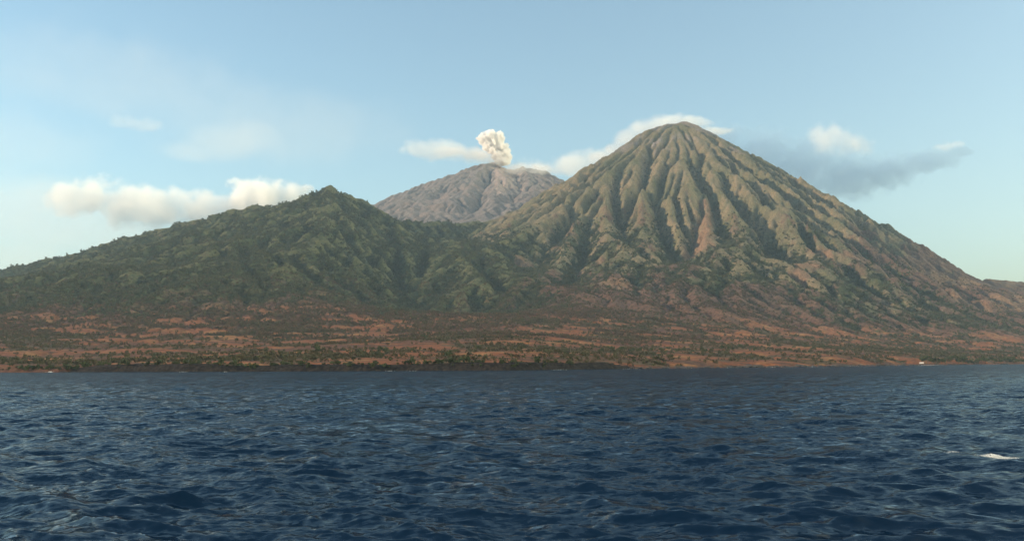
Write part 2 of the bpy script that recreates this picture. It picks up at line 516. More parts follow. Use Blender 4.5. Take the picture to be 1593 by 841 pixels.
# ------------------------------------------------------------------ materials
class NT:
    def __init__(self, name):
        self.m = bpy.data.materials.new(name)
        self.m.use_nodes = True
        self.t = self.m.node_tree
        self.n, self.l = self.t.nodes, self.t.links
        self.b = self.n.get('Principled BSDF')
        self.out = self.n.get('Material Output')

    def new(self, kind, **kw):
        nd = self.n.new(kind)
        for k, v in kw.items():
            if k in nd.inputs: nd.inputs[k].default_value = v
            else: setattr(nd, k, v)
        return nd

    def link(self, a, b): self.l.new(a, b)

    def noise(self, scale, detail=4, vec=None, rough=0.55):
        nd = self.new('ShaderNodeTexNoise')
        nd.inputs['Scale'].default_value = scale
        nd.inputs['Detail'].default_value = detail
        nd.inputs['Roughness'].default_value = rough
        if vec is not None: self.link(vec, nd.inputs['Vector'])
        return nd.outputs['Fac']

    def mix(self, fac, a, b):
        nd = self.new('ShaderNodeMix')
        nd.data_type = 'RGBA'
        for i, v in ((0, fac), (6, a), (7, b)):
            if hasattr(v, 'node'): self.link(v, nd.inputs[i])
            elif i == 0: nd.inputs[0].default_value = v
            else: nd.inputs[i].default_value = (*v, 1)
        return nd.outputs[2]

    def math(self, op, a, b=0.0, c=None, clamp=False):
        nd = self.new('ShaderNodeMath'); nd.operation = op; nd.use_clamp = clamp
        for i, v in enumerate((a, b) + ((c,) if c is not None else ())):
            if hasattr(v, 'node'): self.link(v, nd.inputs[i])
            else: nd.inputs[i].default_value = v
        return nd.outputs[0]

    def ramp(self, v, lo, hi):
        nd = self.new('ShaderNodeMapRange'); nd.interpolation_type = 'SMOOTHSTEP'
        self.link(v, nd.inputs[0]); nd.inputs[1].default_value = lo; nd.inputs[2].default_value = hi
        return nd.outputs[0]


def terrain_material():
    T = NT('volcanic_ground')
    T.b.inputs['Roughness'].default_value = 0.95
    T.b.inputs['Specular IOR Level'].default_value = 0.1
    geo = T.new('ShaderNodeNewGeometry')
    pos = geo.outputs['Position']
    a1 = T.new('ShaderNodeAttribute', attribute_name='cover_a')
    a2 = T.new('ShaderNodeAttribute', attribute_name='cover_b')
    s1 = T.new('ShaderNodeSeparateColor'); T.link(a1.outputs['Color'], s1.inputs[0])
    s2 = T.new('ShaderNodeSeparateColor'); T.link(a2.outputs['Color'], s2.inputs[0])
    forest, dry, ash = s1.outputs
    scrub, field, rock = s2.outputs
    nb = T.noise(0.004, 6, pos); nm = T.noise(0.02, 6, pos); nf = T.noise(0.09, 5, pos)
    nff = T.noise(0.35, 4, pos)
    # grey-green dry grass of the cone with olive and brown blotches
    grass = T.mix(T.ramp(nm, 0.35, 0.65), (0.142, 0.120, 0.070), (0.205, 0.155, 0.096))
    grass = T.mix(T.ramp(nb, 0.42, 0.62), grass, (0.108, 0.103, 0.056))
    grass = T.mix(T.math('MULTIPLY', T.ramp(nf, 0.5, 0.7), 0.5), grass, (0.22, 0.165, 0.115))
    at3 = T.new('ShaderNodeAttribute', attribute_name='cover_c')
    grass = T.mix(at3.outputs['Fac'], grass, T.mix(T.ramp(nf, 0.35, 0.65), (0.062, 0.070, 0.032), (0.105, 0.100, 0.048)))
    drycol = T.mix(T.ramp(nm, 0.35, 0.65), (0.118, 0.052, 0.032), (0.082, 0.044, 0.034))
    at3 = T.new('ShaderNodeAttribute', attribute_name='cover_c')
    grass = T.mix(at3.outputs['Fac'], grass, T.mix(T.ramp(nf, 0.35, 0.65), (0.062, 0.070, 0.032), (0.105, 0.100, 0.048)))
    drycol = T.mix(T.ramp(nf, 0.45, 0.7), drycol, (0.135, 0.070, 0.037))
    upl = T.new('ShaderNodeAttribute', attribute_name='upland')
    drycol = T.mix(T.math('MULTIPLY', upl.outputs['Fac'], 0.8), drycol, T.mix(T.ramp(nf, 0.35, 0.65), (0.098, 0.062, 0.050), (0.135, 0.084, 0.060)))
    soil = T.mix(T.ramp(nf, 0.35, 0.65), (0.225, 0.082, 0.036), (0.135, 0.056, 0.033))
    soil = T.mix(T.ramp(nm, 0.5, 0.65), soil, (0.25, 0.125, 0.054))
    ashcol = T.mix(T.ramp(nm, 0.35, 0.65), (0.150, 0.132, 0.130), (0.205, 0.175, 0.165))
    ashcol = T.mix(T.ramp(nb, 0.5, 0.65), ashcol, (0.21, 0.165, 0.15))
    wood = T.mix(T.ramp(nf, 0.35, 0.65), (0.030, 0.042, 0.020), (0.062, 0.070, 0.032))
    scrubcol = T.mix(T.ramp(nf, 0.4, 0.62), (0.060, 0.060, 0.030), (0.10, 0.072, 0.045))
    rockcol = T.mix(T.ramp(nff, 0.35, 0.65), (0.012, 0.011, 0.011), (0.034, 0.027, 0.023))

    def mask(m, n, amt=0.5):
        v = T.math('ADD', m, T.math('MULTIPLY', T.math('SUBTRACT', n, 0.5), amt))
        return T.ramp(v, 0.30, 0.62)
    c = T.mix(mask(dry, nm, 0.8), grass, drycol)
    c = T.mix(mask(ash, nm, 0.4), c, ashcol)
    c = T.mix(T.math('MULTIPLY', mask(a1.outputs['Alpha'], nm, 0.9), 0.5), c, (0.40, 0.30, 0.26))
    soil = T.mix(T.math('MULTIPLY', upl.outputs['Fac'], 0.92), soil, T.mix(T.ramp(nf, 0.35, 0.65), (0.215, 0.132, 0.082), (0.165, 0.108, 0.070)))
    c = T.mix(mask(field, nf, 0.6), c, soil)
    c = T.mix(T.math('MULTIPLY', mask(scrub, nf, 1.4), 0.75), c, scrubcol)
    c = T.mix(mask(forest, nf, 1.1), c, wood)
    c = T.mix(mask(rock, nff, 0.5), c, rockcol)
    spk = T.ramp(T.noise(0.13, 5, pos, 0.7), 0.36, 0.64)
    vr = T.new('ShaderNodeMix'); vr.data_type = 'RGBA'; vr.blend_type = 'MULTIPLY'; vr.inputs[0].default_value = 1.0
    T.link(c, vr.inputs[6]); T.link(T.mix(spk, (0.68, 0.70, 0.68), (1.22, 1.18, 1.14)), vr.inputs[7])
    c = vr.outputs[2]
    T.link(c, T.b.inputs['Base Color'])
    bump = T.new('ShaderNodeBump'); bump.inputs['Strength'].default_value = 0.7; bump.inputs['Distance'].default_value = 6.0
    hgt = T.math('ADD', T.math('MULTIPLY', nf, 0.8), T.math('MULTIPLY', nm, 1.6))
    T.link(hgt, bump.inputs['Height'])
    T.link(bump.outputs['Normal'], T.b.inputs['Normal'])
    return T.m


M_GROUND = terrain_material()

# ------------------------------------------------------------------ terrain meshes: the plain and every mountain by itself
keep = (np.abs(FX - 0) < 0.577 * FY * 1.22 + 500)
ny, nx = HF.shape
quad_own = OWN[:-1, :-1]
quad_keep = keep[:-1, :-1] & keep[1:, 1:] & ~((HF[:-1, :-1] < -5.5) & (HF[1:, 1:] < -5.5))
vid = np.arange(ny * nx).reshape(ny, nx)
allv = np.stack([FX.ravel(), FY.ravel(), HF.ravel()], axis=1)
cov_a = np.stack([forest.ravel(), dry.ravel(), ash.ravel(), scar.ravel()], axis=1).astype(np.float32)
cov_b = np.stack([scrub.ravel(), field.ravel(), rockm.ravel(), np.ones(ny * nx)], axis=1).astype(np.float32)
LAND = {
    'plain': ('coastal_land', 'reddish brown dry coastal plain with scrub and low dark rocky shore'),
    'cone': ('volcano_mountain', 'tall grey green volcanic cone with furrowed slopes and cloud on its summit'),
    'rear': ('crater_mountain', 'bare purplish grey volcano behind, erupting an ash plume'),
    'hill': ('wooded_hill', 'dark green wooded hill with pointed top and long ridge'),
    'mound': ('red_hill', 'low reddish brown bare mounds at the foot of the tall cone'),
}
TRI = 0
for n, (nm_, lab) in LAND.items():
    m = (quad_own == names.index(n)) & quad_keep
    q = np.stack([vid[:-1, :-1][m], vid[:-1, 1:][m], vid[1:, 1:][m], vid[1:, :-1][m]], axis=1)
    used = np.unique(q)
    remap = np.zeros(ny * nx, dtype=np.int64); remap[used] = np.arange(len(used))
    me = mesh_np(nm_, allv[used], remap[q])
    for an, arr in (('cover_a', cov_a), ('cover_b', cov_b)):
        at_ = me.attributes.new(an, 'FLOAT_COLOR', 'POINT')
        at_.data.foreach_set('color', arr[used].ravel())
    at_ = me.attributes.new('cover_c', 'FLOAT', 'POINT'); at_.data.foreach_set('value', S_hill.ravel()[used].astype(np.float32))
    at_ = me.attributes.new('upland', 'FLOAT', 'POINT'); at_.data.foreach_set('value', MOUNT.ravel()[used].astype(np.float32))
    TRI += 2 * len(q)
    tag(link(nm_, me, M_GROUND), lab, None, None, 'structure')

# ------------------------------------------------------------------ sea
def make_sea():
    front = np.radians(np.linspace(-38, 38, 760))
    back = np.radians(np.linspace(38, 322, 90))[1:-1]
    ang = np.concatenate([front, back])
    r = [1.5, 4.0, 8.0, 13.0]
    while r[-1] < 14: r.append(r[-1] + 0.2)
    while r[-1] < 90: r.append(r[-1] * 1.0066)
    while r[-1] < 900: r.append(r[-1] * 1.0045)
    while r[-1] < 1500: r.append(r[-1] * 1.008)
    while r[-1] < 12500: r.append(r[-1] * 1.12)
    r = np.array(r)
    A, R = np.meshgrid(ang, r)
    X = (R * np.sin(A)).astype(np.float32); Y = (R * np.cos(A)).astype(np.float32)
    infront = (np.abs(((A + np.pi) % (2 * np.pi)) - np.pi) < np.radians(38.2))
    sp = np.where(infront, R * np.where(R < 90, 0.0066, 0.0045), R * 0.06).astype(np.float32)
    Z = np.zeros_like(X); DXx = np.zeros_like(X); DYy = np.zeros_like(X)
    g = np.random.default_rng(5)
    N = 120
    lam = np.exp(np.linspace(math.log(0.45), math.log(13.0), N)) * g.uniform(0.97, 1.03, N)
    gust = (0.75 + 0.5 * (0.5 + 0.5 * fbm(X / 45, Y / 60, 3, 91))).astype(np.float32)
    for i in range(N):
        L = lam[i]
        k = 2 * math.pi / L
        a0 = math.radians(205 + g.normal(0, 38))          # heading: waves run towards the boat
        kx, ky = k * math.sin(a0), k * math.cos(a0)
        steep = 0.046 * (1.0 if L < 2.2 else (2.2 / L) ** 0.95)
        amp = steep / k * g.uniform(0.6, 1.4)
        w = np.clip((L / sp - 2.0) / 1.6, 0, 1)
        if not w.any(): continue
        ph = kx * X + ky * Y + g.uniform(0, 6.283)
        c, s_ = np.cos(ph), np.sin(ph)
        wa = w * amp * gust
        Z += wa * c
        DXx -= wa * s_ * math.sin(a0) * 0.9
        DYy -= wa * s_ * math.cos(a0) * 0.9
    # the shore calms them
    v = np.stack([X + DXx, Y + DYy, Z], axis=-1).reshape(-1, 3)
    global SEA_V
    SEA_V = v[(v[:, 1] > 20) & (v[:, 1] < 70) & (np.abs(v[:, 0]) < 40)]
    nr, na = X.shape
    idx = np.arange(nr * na).reshape(nr, na)
    nxt = np.roll(idx, -1, axis=1)
    q = np.stack([idx[:-1], nxt[:-1], nxt[1:], idx[1:]], axis=-1).reshape(-1, 4)
    # close the middle
    v = np.vstack([v, [[0, 0, 0]]])
    a_, b_, c_ = v[q[0, 0]], v[q[0, 1]], v[q[0, 2]]
    if np.cross(b_ - a_, c_ - a_)[2] < 0: q = q[:, ::-1]
    me = mesh_np('sea', v, q)
    bm = bmesh.new(); bm.from_mesh(me); bm.verts.ensure_lookup_table(); bm.faces.ensure_lookup_table()
    c = bm.verts[len(v) - 1]
    for k in range(na): bm.faces.new((bm.verts[int(idx[0, k])], bm.verts[int(nxt[0, k])], c))
    bm.faces.ensure_lookup_table(); bm.normal_update()
    for f in bm.faces[-na:]:
        if f.normal.z < 0: f.normal_flip()
    bm.to_mesh(me); bm.free()
    return me


def sea_material():
    T = NT('sea_water')
    T.b.inputs['Base Color'].default_value = (0.003, 0.013, 0.032, 1)
    T.b.inputs['Roughness'].default_value = 0.08
    T.b.inputs['IOR'].default_value = 1.333
    T.b.inputs['Specular IOR Level'].default_value = 0.09
    geo = T.new('ShaderNodeNewGeometry')
    mp = T.new('ShaderNodeMapping'); mp.inputs['Scale'].default_value = (0.55, 1.0, 1.0)
    T.link(geo.outputs['Position'], mp.inputs['Vector'])
    nrm = geo.outputs['Normal']
    for sc_, amp, det in ((4.5, 0.60, 5), (1.0, 0.52, 4), (0.16, 0.36, 3)):
        nz_ = T.new('ShaderNodeTexNoise'); nz_.inputs['Scale'].default_value = sc_; nz_.inputs['Detail'].default_value = det
        T.link(mp.outputs[0], nz_.inputs['Vector'])
        sb = T.new('ShaderNodeVectorMath', operation='SUBTRACT'); T.link(nz_.outputs['Color'], sb.inputs[0]); sb.inputs[1].default_value = (0.5, 0.5, 0.5)
        ma = T.new('ShaderNodeVectorMath', operation='MULTIPLY_ADD'); T.link(sb.outputs[0], ma.inputs[0]); ma.inputs[1].default_value = (amp, amp * 1.6, 0); T.link(nrm, ma.inputs[2])
        nrm = ma.outputs[0]
    nn = T.new('ShaderNodeVectorMath', operation='NORMALIZE'); T.link(nrm, nn.inputs[0])
    T.n.remove(T.b)
    df = T.new('ShaderNodeBsdfDiffuse'); df.inputs['Color'].default_value = (0.0030, 0.0130, 0.0310, 1)
    gl = T.new('ShaderNodeBsdfGlossy'); gl.inputs['Roughness'].default_value = 0.10; gl.inputs['Color'].default_value = (0.92, 0.97, 1.0, 1)
    fr = T.new('ShaderNodeFresnel'); fr.inputs['IOR'].default_value = 1.333
    for nd in (df, gl, fr): T.link(nn.outputs[0], nd.inputs['Normal'])
    mx = T.new('ShaderNodeMixShader')
    T.link(T.math('MULTIPLY', fr.outputs[0], 0.46), mx.inputs[0])          # waves hide part of each other's mirror
    T.link(df.outputs[0], mx.inputs[1]); T.link(gl.outputs[0], mx.inputs[2])
    T.link(mx.outputs[0], T.out.inputs['Surface'])
    return T.m


tag(link('sea', make_sea(), sea_material()), 'dark blue choppy sea in front of the island', None, None, 'structure')


# ------------------------------------------------------------------ vegetation
def leaf_material(name, cols):
    T = NT(name)
    T.b.inputs['Roughness'].default_value = 0.8
    T.b.inputs['Specular IOR Level'].default_value = 0.2
    oi = T.new('ShaderNodeObjectInfo')
    cr = T.new('ShaderNodeValToRGB')
    els = cr.color_ramp.elements
    while len(els) < len(cols): els.new(0.5)
    for i, c in enumerate(cols):
        els[i].position = i / max(1, len(cols) - 1); els[i].color = (*c, 1)
    T.link(oi.outputs['Random'], cr.inputs[0])
    tc = T.new('ShaderNodeTexCoord')
    n = T.noise(2.2, 3, tc.outputs['Object'])
    col = T.mix(T.math('MULTIPLY', T.ramp(n, 0.4, 0.65), 0.45), cr.outputs[0], (0.10, 0.10, 0.04))
    T.link(col, T.b.inputs['Base Color'])
    return T.m


M_WOOD = leaf_material('forest_leaves', [(0.028, 0.038, 0.020), (0.042, 0.052, 0.026), (0.060, 0.062, 0.032), (0.036, 0.043, 0.026), (0.082, 0.072, 0.040)])
M_SCRUB = leaf_material('scrub_leaves', [(0.034, 0.042, 0.016), (0.085, 0.060, 0.032), (0.048, 0.050, 0.019), (0.100, 0.062, 0.042), (0.060, 0.056, 0.024), (0.040, 0.040, 0.020)])
M_DRYWOOD = leaf_material('dry_branches', [(0.080, 0.046, 0.036), (0.105, 0.060, 0.046), (0.055, 0.042, 0.024), (0.118, 0.064, 0.040), (0.038, 0.042, 0.019), (0.090, 0.050, 0.040)])
M_TREE = leaf_material('tree_leaves', [(0.026, 0.040, 0.016), (0.045, 0.060, 0.020), (0.034, 0.046, 0.020)])
M_BARK = NT('bark'); M_BARK.b.inputs['Roughness'].default_value = 0.9
_tc = M_BARK.new('ShaderNodeTexCoord')
M_BARK.link(M_BARK.mix(M_BARK.noise(9, 4, _tc.outputs['Object']), (0.05, 0.038, 0.028), (0.14, 0.11, 0.085)), M_BARK.b.inputs['Base Color'])
M_BARK = M_BARK.m


def clump_mesh(name, n, seed, flat=0.75, size=0.26):
    """A crown of unit radius: many small leaf-clump faces spread through an uneven volume."""
    g = np.random.default_rng(seed)
    lobes = g.normal(0, 0.42, (7, 3)); lobes[:, 2] *= flat
    lr = g.uniform(0.35, 0.6, 7)
    V, Fc = [], []
    for i in range(n):
        k = g.integers(0, 7)
        d = g.normal(size=3); d /= np.linalg.norm(d)
        p = lobes[k] + d * lr[k] * g.uniform(0.6, 1.0)
        nrm = d + g.normal(0, 0.5, 3); nrm /= np.linalg.norm(nrm)
        u = np.cross(nrm, g.normal(size=3)); u /= np.linalg.norm(u)
        w = np.cross(nrm, u)
        s = size * g.uniform(0.6, 1.3)
        b = len(V)
        V += [p + u * s, p + w * s * 0.8 + nrm * s * 0.15, p - u * s, p - w * s * 0.8 + nrm * s * 0.15]
        Fc.append((b, b + 1, b + 2, b + 3))
    V = np.array(V); V[:, 2] += -V[:, 2].min()
    return mesh_np(name, V, Fc, smooth=False)


def scatter(name, pts, scale, mat, label, seeds):
    """Points -> instanced leafy clumps, one stuff object."""
    me = bpy.data.meshes.new(name)
    me.vertices.add(len(pts)); me.vertices.foreach_set('co', np.asarray(pts, dtype=np.float32).ravel())
    a = me.attributes.new('size', 'FLOAT_VECTOR', 'POINT'); a.data.foreach_set('vector', np.asarray(scale, dtype=np.float32).ravel())
    a = me.attributes.new('turn', 'FLOAT_VECTOR', 'POINT')
    tn = np.zeros((len(pts), 3), dtype=np.float32); tn[:, 2] = rng.uniform(0, 6.28, len(pts)); a.data.foreach_set('vector', tn.ravel())
    a = me.attributes.new('pick', 'INT', 'POINT'); a.data.foreach_set('value', rng.integers(0, len(seeds), len(pts)).astype(np.int32))
    o = link(name, me)
    ng = bpy.data.node_groups.new(name + '_scatter', 'GeometryNodeTree')
    ng.interface.new_socket('Geometry', in_out='INPUT', socket_type='NodeSocketGeometry')
    ng.interface.new_socket('Geometry', in_out='OUTPUT', socket_type='NodeSocketGeometry')
    N, L = ng.nodes, ng.links
    gi, go = N.new('NodeGroupInput'), N.new('NodeGroupOutput')
    iop = N.new('GeometryNodeInstanceOnPoints')
    join = N.new('GeometryNodeJoinGeometry')
    for sd in reversed(seeds):
        cm = clump_mesh(name + '_clump', 46, sd, size=0.34)
        cm.materials.append(mat)
        src = bpy.data.objects.new(name + '_clump', cm)      # not in the scene: only the shape of the instances
        oi = N.new('GeometryNodeObjectInfo'); oi.inputs['Object'].default_value = src; oi.inputs['As Instance'].default_value = True
        L.new(oi.outputs['Geometry'], join.inputs[0])
    L.new(gi.outputs[0], iop.inputs['Points'])
    L.new(join.outputs[0], iop.inputs['Instance'])
    iop.inputs['Pick Instance'].default_value = True

    def attr(nm, dt):
        x = N.new('GeometryNodeInputNamedAttribute'); x.data_type = dt; x.inputs['Name'].default_value = nm
        return x.outputs['Attribute']
    L.new(attr('pick', 'INT'), iop.inputs['Instance Index'])
    e2r = N.new('FunctionNodeEulerToRotation'); L.new(attr('turn', 'FLOAT_VECTOR'), e2r.inputs[0])
    L.new(e2r.outputs[0], iop.inputs['Rotation'])
    L.new(attr('size', 'FLOAT_VECTOR'), iop.inputs['Scale'])
    L.new(iop.outputs[0], go.inputs[0])
    md = o.modifiers.new('scatter', 'NODES'); md.node_group = ng
    tag(o, label, None, None, 'stuff')
    return o


def pick_points(prob, n, ymin, ymax):
    out = np.zeros((0, 2))
    while len(out) < n:
        m = n * 6
        Y = np.sqrt(rng.uniform(ymin ** 2, ymax ** 2, m))
        X = rng.uniform(-0.66, 0.66, m) * Y
        p = sample_f(prob, X, Y)
        k = rng.uniform(0, 1, m) < p
        out = np.vstack([out, np.stack([X[k], Y[k]], 1)])
        if k.sum() < 50: break
    return out[:n]


# wooded slopes
fp = pick_points((forest - 0.18).clip(0, 1) * (dF > 300), 76000, 2200, 6400)
fz = ground_z(fp[:, 0], fp[:, 1])
sz = rng.uniform(3.4, 7.0, len(fp))
scatter('forest', np.column_stack([fp, fz - 1.0]), np.column_stack([sz, sz, sz * rng.uniform(0.8, 1.3, len(fp))]), M_WOOD,
        'dark green woodland covering the hill and the ravines of the cone', [1, 2, 3, 4])
# dry scrub and bushes on the plain and the lower slopes
pp = (scrub ** 1.6 * 0.9 * sstep(2200, 1300, dF) + 0.35 * dry * MOUNT * (1 - S_rear) * sstep(1500, 2200, radF)) * (dF > 25)
bp = pick_points((pp * (1 - field)).clip(0, 1), 30000, 860, 4600)
bz = ground_z(bp[:, 0], bp[:, 1])
bs = rng.uniform(1.2, 3.6, len(bp)) * np.where(bp[:, 1] > 2200, 1.25, 1.0)
scatter('scrub', np.column_stack([bp, bz - 0.4]), np.column_stack([bs, bs, bs * rng.uniform(0.7, 1.2, len(bp))]), M_SCRUB,
        'dry olive and brown scrub over the coastal plain and lower slopes', [11, 12, 13, 14])


wp = (0.05 + sstep(-0.1, 0.35, fbm(FX / 330, FY / 150, 4, 88))) * sstep(600, 1200, dF) * (1 - MOUNT * sstep(2600, 2200, radF)) * (1 - S_rear) * (1 - forest) * (HF < 330)
wp = np.maximum(wp, 0.8 * S_hill * (1 - forest) * (HF < 300) * sstep(500, 900, dF))
dp_ = pick_points((wp * (1 - 0.9 * field)).clip(0, 1), 17000, 1500, 4800)
dz_ = ground_z(dp_[:, 0], dp_[:, 1])
ds_ = rng.uniform(1.8, 4.6, len(dp_))
scatter('dry_woodland', np.column_stack([dp_, dz_ - 0.5]), np.column_stack([ds_, ds_, ds_ * rng.uniform(0.7, 1.2, len(dp_))]), M_DRYWOOD,
        'leafless purplish brown dry woodland below the cone', [21, 22, 23, 24])


# trees one can tell apart
def trunk_mesh(name, seed):
    g = np.random.default_rng(seed)
    bm = bmesh.new()

    def limb(p0, p1, r0, r1, seg=6):
        p0, p1 = Vector(p0), Vector(p1)
        q = (p1 - p0).to_track_quat('Z', 'Y')
        a = [bm.verts.new(p0 + q @ Vector((r0 * math.cos(t), r0 * math.sin(t), 0))) for t in [6.2832 * k / seg for k in range(seg)]]
        b = [bm.verts.new(p1 + q @ Vector((r1 * math.cos(t), r1 * math.sin(t), 0))) for t in [6.2832 * k / seg for k in range(seg)]]
        for k in range(seg): bm.faces.new((a[k], a[(k + 1) % seg], b[(k + 1) % seg], b[k]))
        bm.faces.new(b); bm.faces.new(a[::-1])
    mid = (g.uniform(-.04, .04), g.uniform(-.04, .04), 0.26)
    top = (mid[0] + g.uniform(-.06, .06), mid[1] + g.uniform(-.06, .06), 0.5)
    limb((0, 0, -0.1), mid, 0.045, 0.034); limb(mid, top, 0.034, 0.02)
    for k in range(5):
        t = 6.28 * k / 5 + g.uniform(-.4, .4)
        limb(mid if k % 2 else (top[0] * .8, top[1] * .8, 0.42), (0.24 * math.cos(t), 0.24 * math.sin(t), 0.55 + g.uniform(-.06, .12)), 0.02, 0.008, 5)
    me = bpy.data.meshes.new(name); bm.to_mesh(me); bm.free()
    me.materials.append(M_BARK)
    return me


CROWNS, TRUNKS = [], []
for k in range(5):
    cm = clump_mesh('crown', 190, 100 + k, flat=0.7, size=0.17)
    co = np.array([v.co for v in cm.vertices]) * np.array([0.5, 0.5, 0.46]) + np.array([0, 0, 0.28])
    cm.vertices.foreach_set('co', co.astype(np.float32).ravel()); cm.update(); cm.materials.append(M_TREE)
    CROWNS.append(cm); TRUNKS.append(trunk_mesh('trunk', 200 + k))


def tree(x, y, h, label, group, spread=1.0):
    z = float(ground_z(np.array([x]), np.array([y]))[0])
    e = bpy.data.objects.new('tree', None); COL.objects.link(e)
    e.location = (x, y, z - 0.1); e.rotation_euler = (0, 0, random.uniform(0, 6.28)); e.scale = (h * spread, h * spread, h)
    k = random.randrange(5)
    link('trunk', TRUNKS[k], None, e); link('crown', CROWNS[k], None, e)
    tag(e, label, 'tree', group)


def tree_px(px, py, h, label, group, spread=1.0):
    x, y, z = ground_px(px, py)
    tree(x, y, h, label, group, spread)


def along_shore(px, inland):
    """Ground point a few metres behind the waterline in the direction of photo column px."""
    d = ray(px, 568)
    Y = np.arange(780, 4000, 1.0); X = d.x / d.y * Y
    k = np.where(Y - coast_y(X) > inland)[0][0]
    return float(X[k]), float(Y[k])


for i in range(30):
    x, y = along_shore(1440 + 5.6 * i + random.uniform(-3, 3), random.uniform(14, 60))
    tree(x, y, random.uniform(11, 19), 'dark green tree in the shore thicket beside the white hut', 'trees of the shore thicket by the hut', 1.15)
for px, py, h in [(22, 537, 6), (37, 540, 7), (25, 553, 6), (172, 541.5, 5.5), (184, 541, 5.5), (198, 543, 4.5)]:
    tree_px(px, py, h, 'small lone dark tree on the brown field above the white surf' if px < 100 else 'small dark bush-like tree, one of a few in a row on the red field', 'lone trees on the brown field', 1.2)
for px, py, h in [(232, 553, 9), (240, 556, 7)]:
    tree_px(px, py, h, 'rounded dark tree beside the orange field, next to another', 'pair of rounded trees', 1.1)
for px, py, h in [(446, 519, 9), (503, 523, 9), (510, 526, 10), (490, 548, 12), (498, 553, 12), (592, 549, 10), (600, 551, 9), (695, 560, 11), (744, 545, 8), (658, 528, 11)]:
    tree_px(px, py, h, 'dark olive tree among orange fields below the valley', 'trees among the orange fields', 1.1)
for i in range(16):
    tree_px(935 + 11 * i + random.uniform(-5, 5), random.choice((549, 551, 546)) , random.uniform(6, 10), 'green tree in the broken row behind the red bank', 'row of green trees behind the red bank', 1.15)
for i in range(14):
    tree_px(1120 + 15 * i + random.uniform(-6, 6), random.uniform(538, 548), random.uniform(7, 11), 'olive tree scattered over the scrubland right of the red bank', 'trees of the scrubland', 1.1)


# bushes of the dark shore band
def bush(x, y, h, k, label, group):
    z = float(ground_z(np.array([x]), np.array([y]))[0])
    o = bpy.data.objects.new('bush', BUSH[k]); COL.objects.link(o)
    o.location = (x, y, z - 0.2); o.rotation_euler = (0, 0, random.uniform(0, 6.28)); o.scale = (h * 1.3, h * 1.3, h)
    tag(o, label, 'bush', group)


BUSH = []
for k in range(4):
    cm = clump_mesh('bush', 150, 300 + k, flat=0.55, size=0.24); cm.materials.append(M_TREE)
    BUSH.append(cm)
for i in range(150):
    px = -8 + 6.0 * i + random.uniform(-12, 12)
    x, y = along_shore(px, random.choice((random.uniform(3, 12), random.uniform(8, 48))))
    zone = ('at the foot of the long ridge' if px < 230 else 'below the pointed hill' if px < 520 else 'below the valley between hill and cone' if px < 720 else 'where the dark shore band ends')
    bush(x, y, random.choice((random.uniform(0.9, 1.8), random.uniform(1.6, 3.6))), random.randrange(4), 'low dark bush on the rocky shore ' + zone, 'shore bushes ' + zone)

# ------------------------------------------------------------------ shore rocks
T = NT('basalt'); T.b.inputs['Roughness'].default_value = 0.85
_tc = T.new('ShaderNodeTexCoord')
_n = T.noise(3.0, 6, _tc.outputs['Object'])
T.link(T.mix(T.ramp(_n, 0.35, 0.7), (0.018, 0.017, 0.018), (0.065, 0.055, 0.048)), T.b.inputs['Base Color'])
_b = T.new('ShaderNodeBump'); _b.inputs['Strength'].default_value = 0.8; _b.inputs['Distance'].default_value = 0.2
T.link(_n, _b.inputs['Height']); T.link(_b.outputs[0], T.b.inputs['Normal'])
M_ROCK = T.m
ROCKS = []
for k in range(5):
    bm = bmesh.new(); bmesh.ops.create_icosphere(bm, subdivisions=3, radius=1.0)
    g = np.random.default_rng(400 + k)
    planes = g.normal(size=(9, 3)); planes /= np.linalg.norm(planes, axis=1)[:, None]; off = g.uniform(0.55, 0.95, 9)
    for v in bm.verts:
        p = np.array(v.co)
        for pl, of in zip(planes, off):
            e = p @ pl - of
            if e > 0: p = p - pl * e * 0.85
        p = p * (1 + 0.10 * float(perlin(p[0] * 2.3 + k, p[1] * 2.3 + p[2] * 1.7, 7)))
        v.co = p * np.array([1.25, 0.9, 0.6])
    me = bpy.data.meshes.new('rock'); bm.to_mesh(me); bm.free(); me.materials.append(M_ROCK); ROCKS.append(me)
for i in range(70):
    px = 985 + 6.4 * i + random.uniform(-4, 4)
    x, y = along_shore(px, random.uniform(-3, 7))
    o = bpy.data.objects.new('shore_rock', ROCKS[i % 5]); COL.objects.link(o)
    s = random.uniform(1.6, 4.2) * (1.0 if px < 1150 else 1.3)
    o.location = (x, y, random.uniform(-0.3, 0.8)); o.scale = (s * 1.3, s, s * random.uniform(0.7, 1.1)); o.rotation_euler = (random.uniform(-.2, .2), random.uniform(-.2, .2), random.uniform(0, 6.28))
    zone = ('where the dark shore band ends' if px < 1060 else 'below the red earth bank' if px < 1260 else 'between the red earth bank and the white hut')
    tag(o, 'dark basalt rock at the waterline ' + zone, 'rock', 'waterline rocks ' + zone)

# ------------------------------------------------------------------ hut on the shore
def flat_mat(name, c0, c1, scale, rough=0.8):
    T = NT(name); T.b.inputs['Roughness'].default_value = rough
    tc = T.new('ShaderNodeTexCoord')
    T.link(T.mix(T.noise(scale, 4, tc.outputs['Object']), c0, c1), T.b.inputs['Base Color'])
    return T.m


def prism(name, pts, x0, x1, mat, parent):
    bm = bmesh.new()
    a = [bm.verts.new((x0, p[0], p[1])) for p in pts]; b = [bm.verts.new((x1, p[0], p[1])) for p in pts]
    n = len(pts)
    for k in range(n): bm.faces.new((a[k], a[(k + 1) % n], b[(k + 1) % n], b[k]))
    bm.faces.new(a[::-1]); bm.faces.new(b)
    bmesh.ops.recalc_face_normals(bm, faces=bm.faces)
    me = bpy.data.meshes.new(name); bm.to_mesh(me); bm.free()
    return link(name, me, mat, parent)


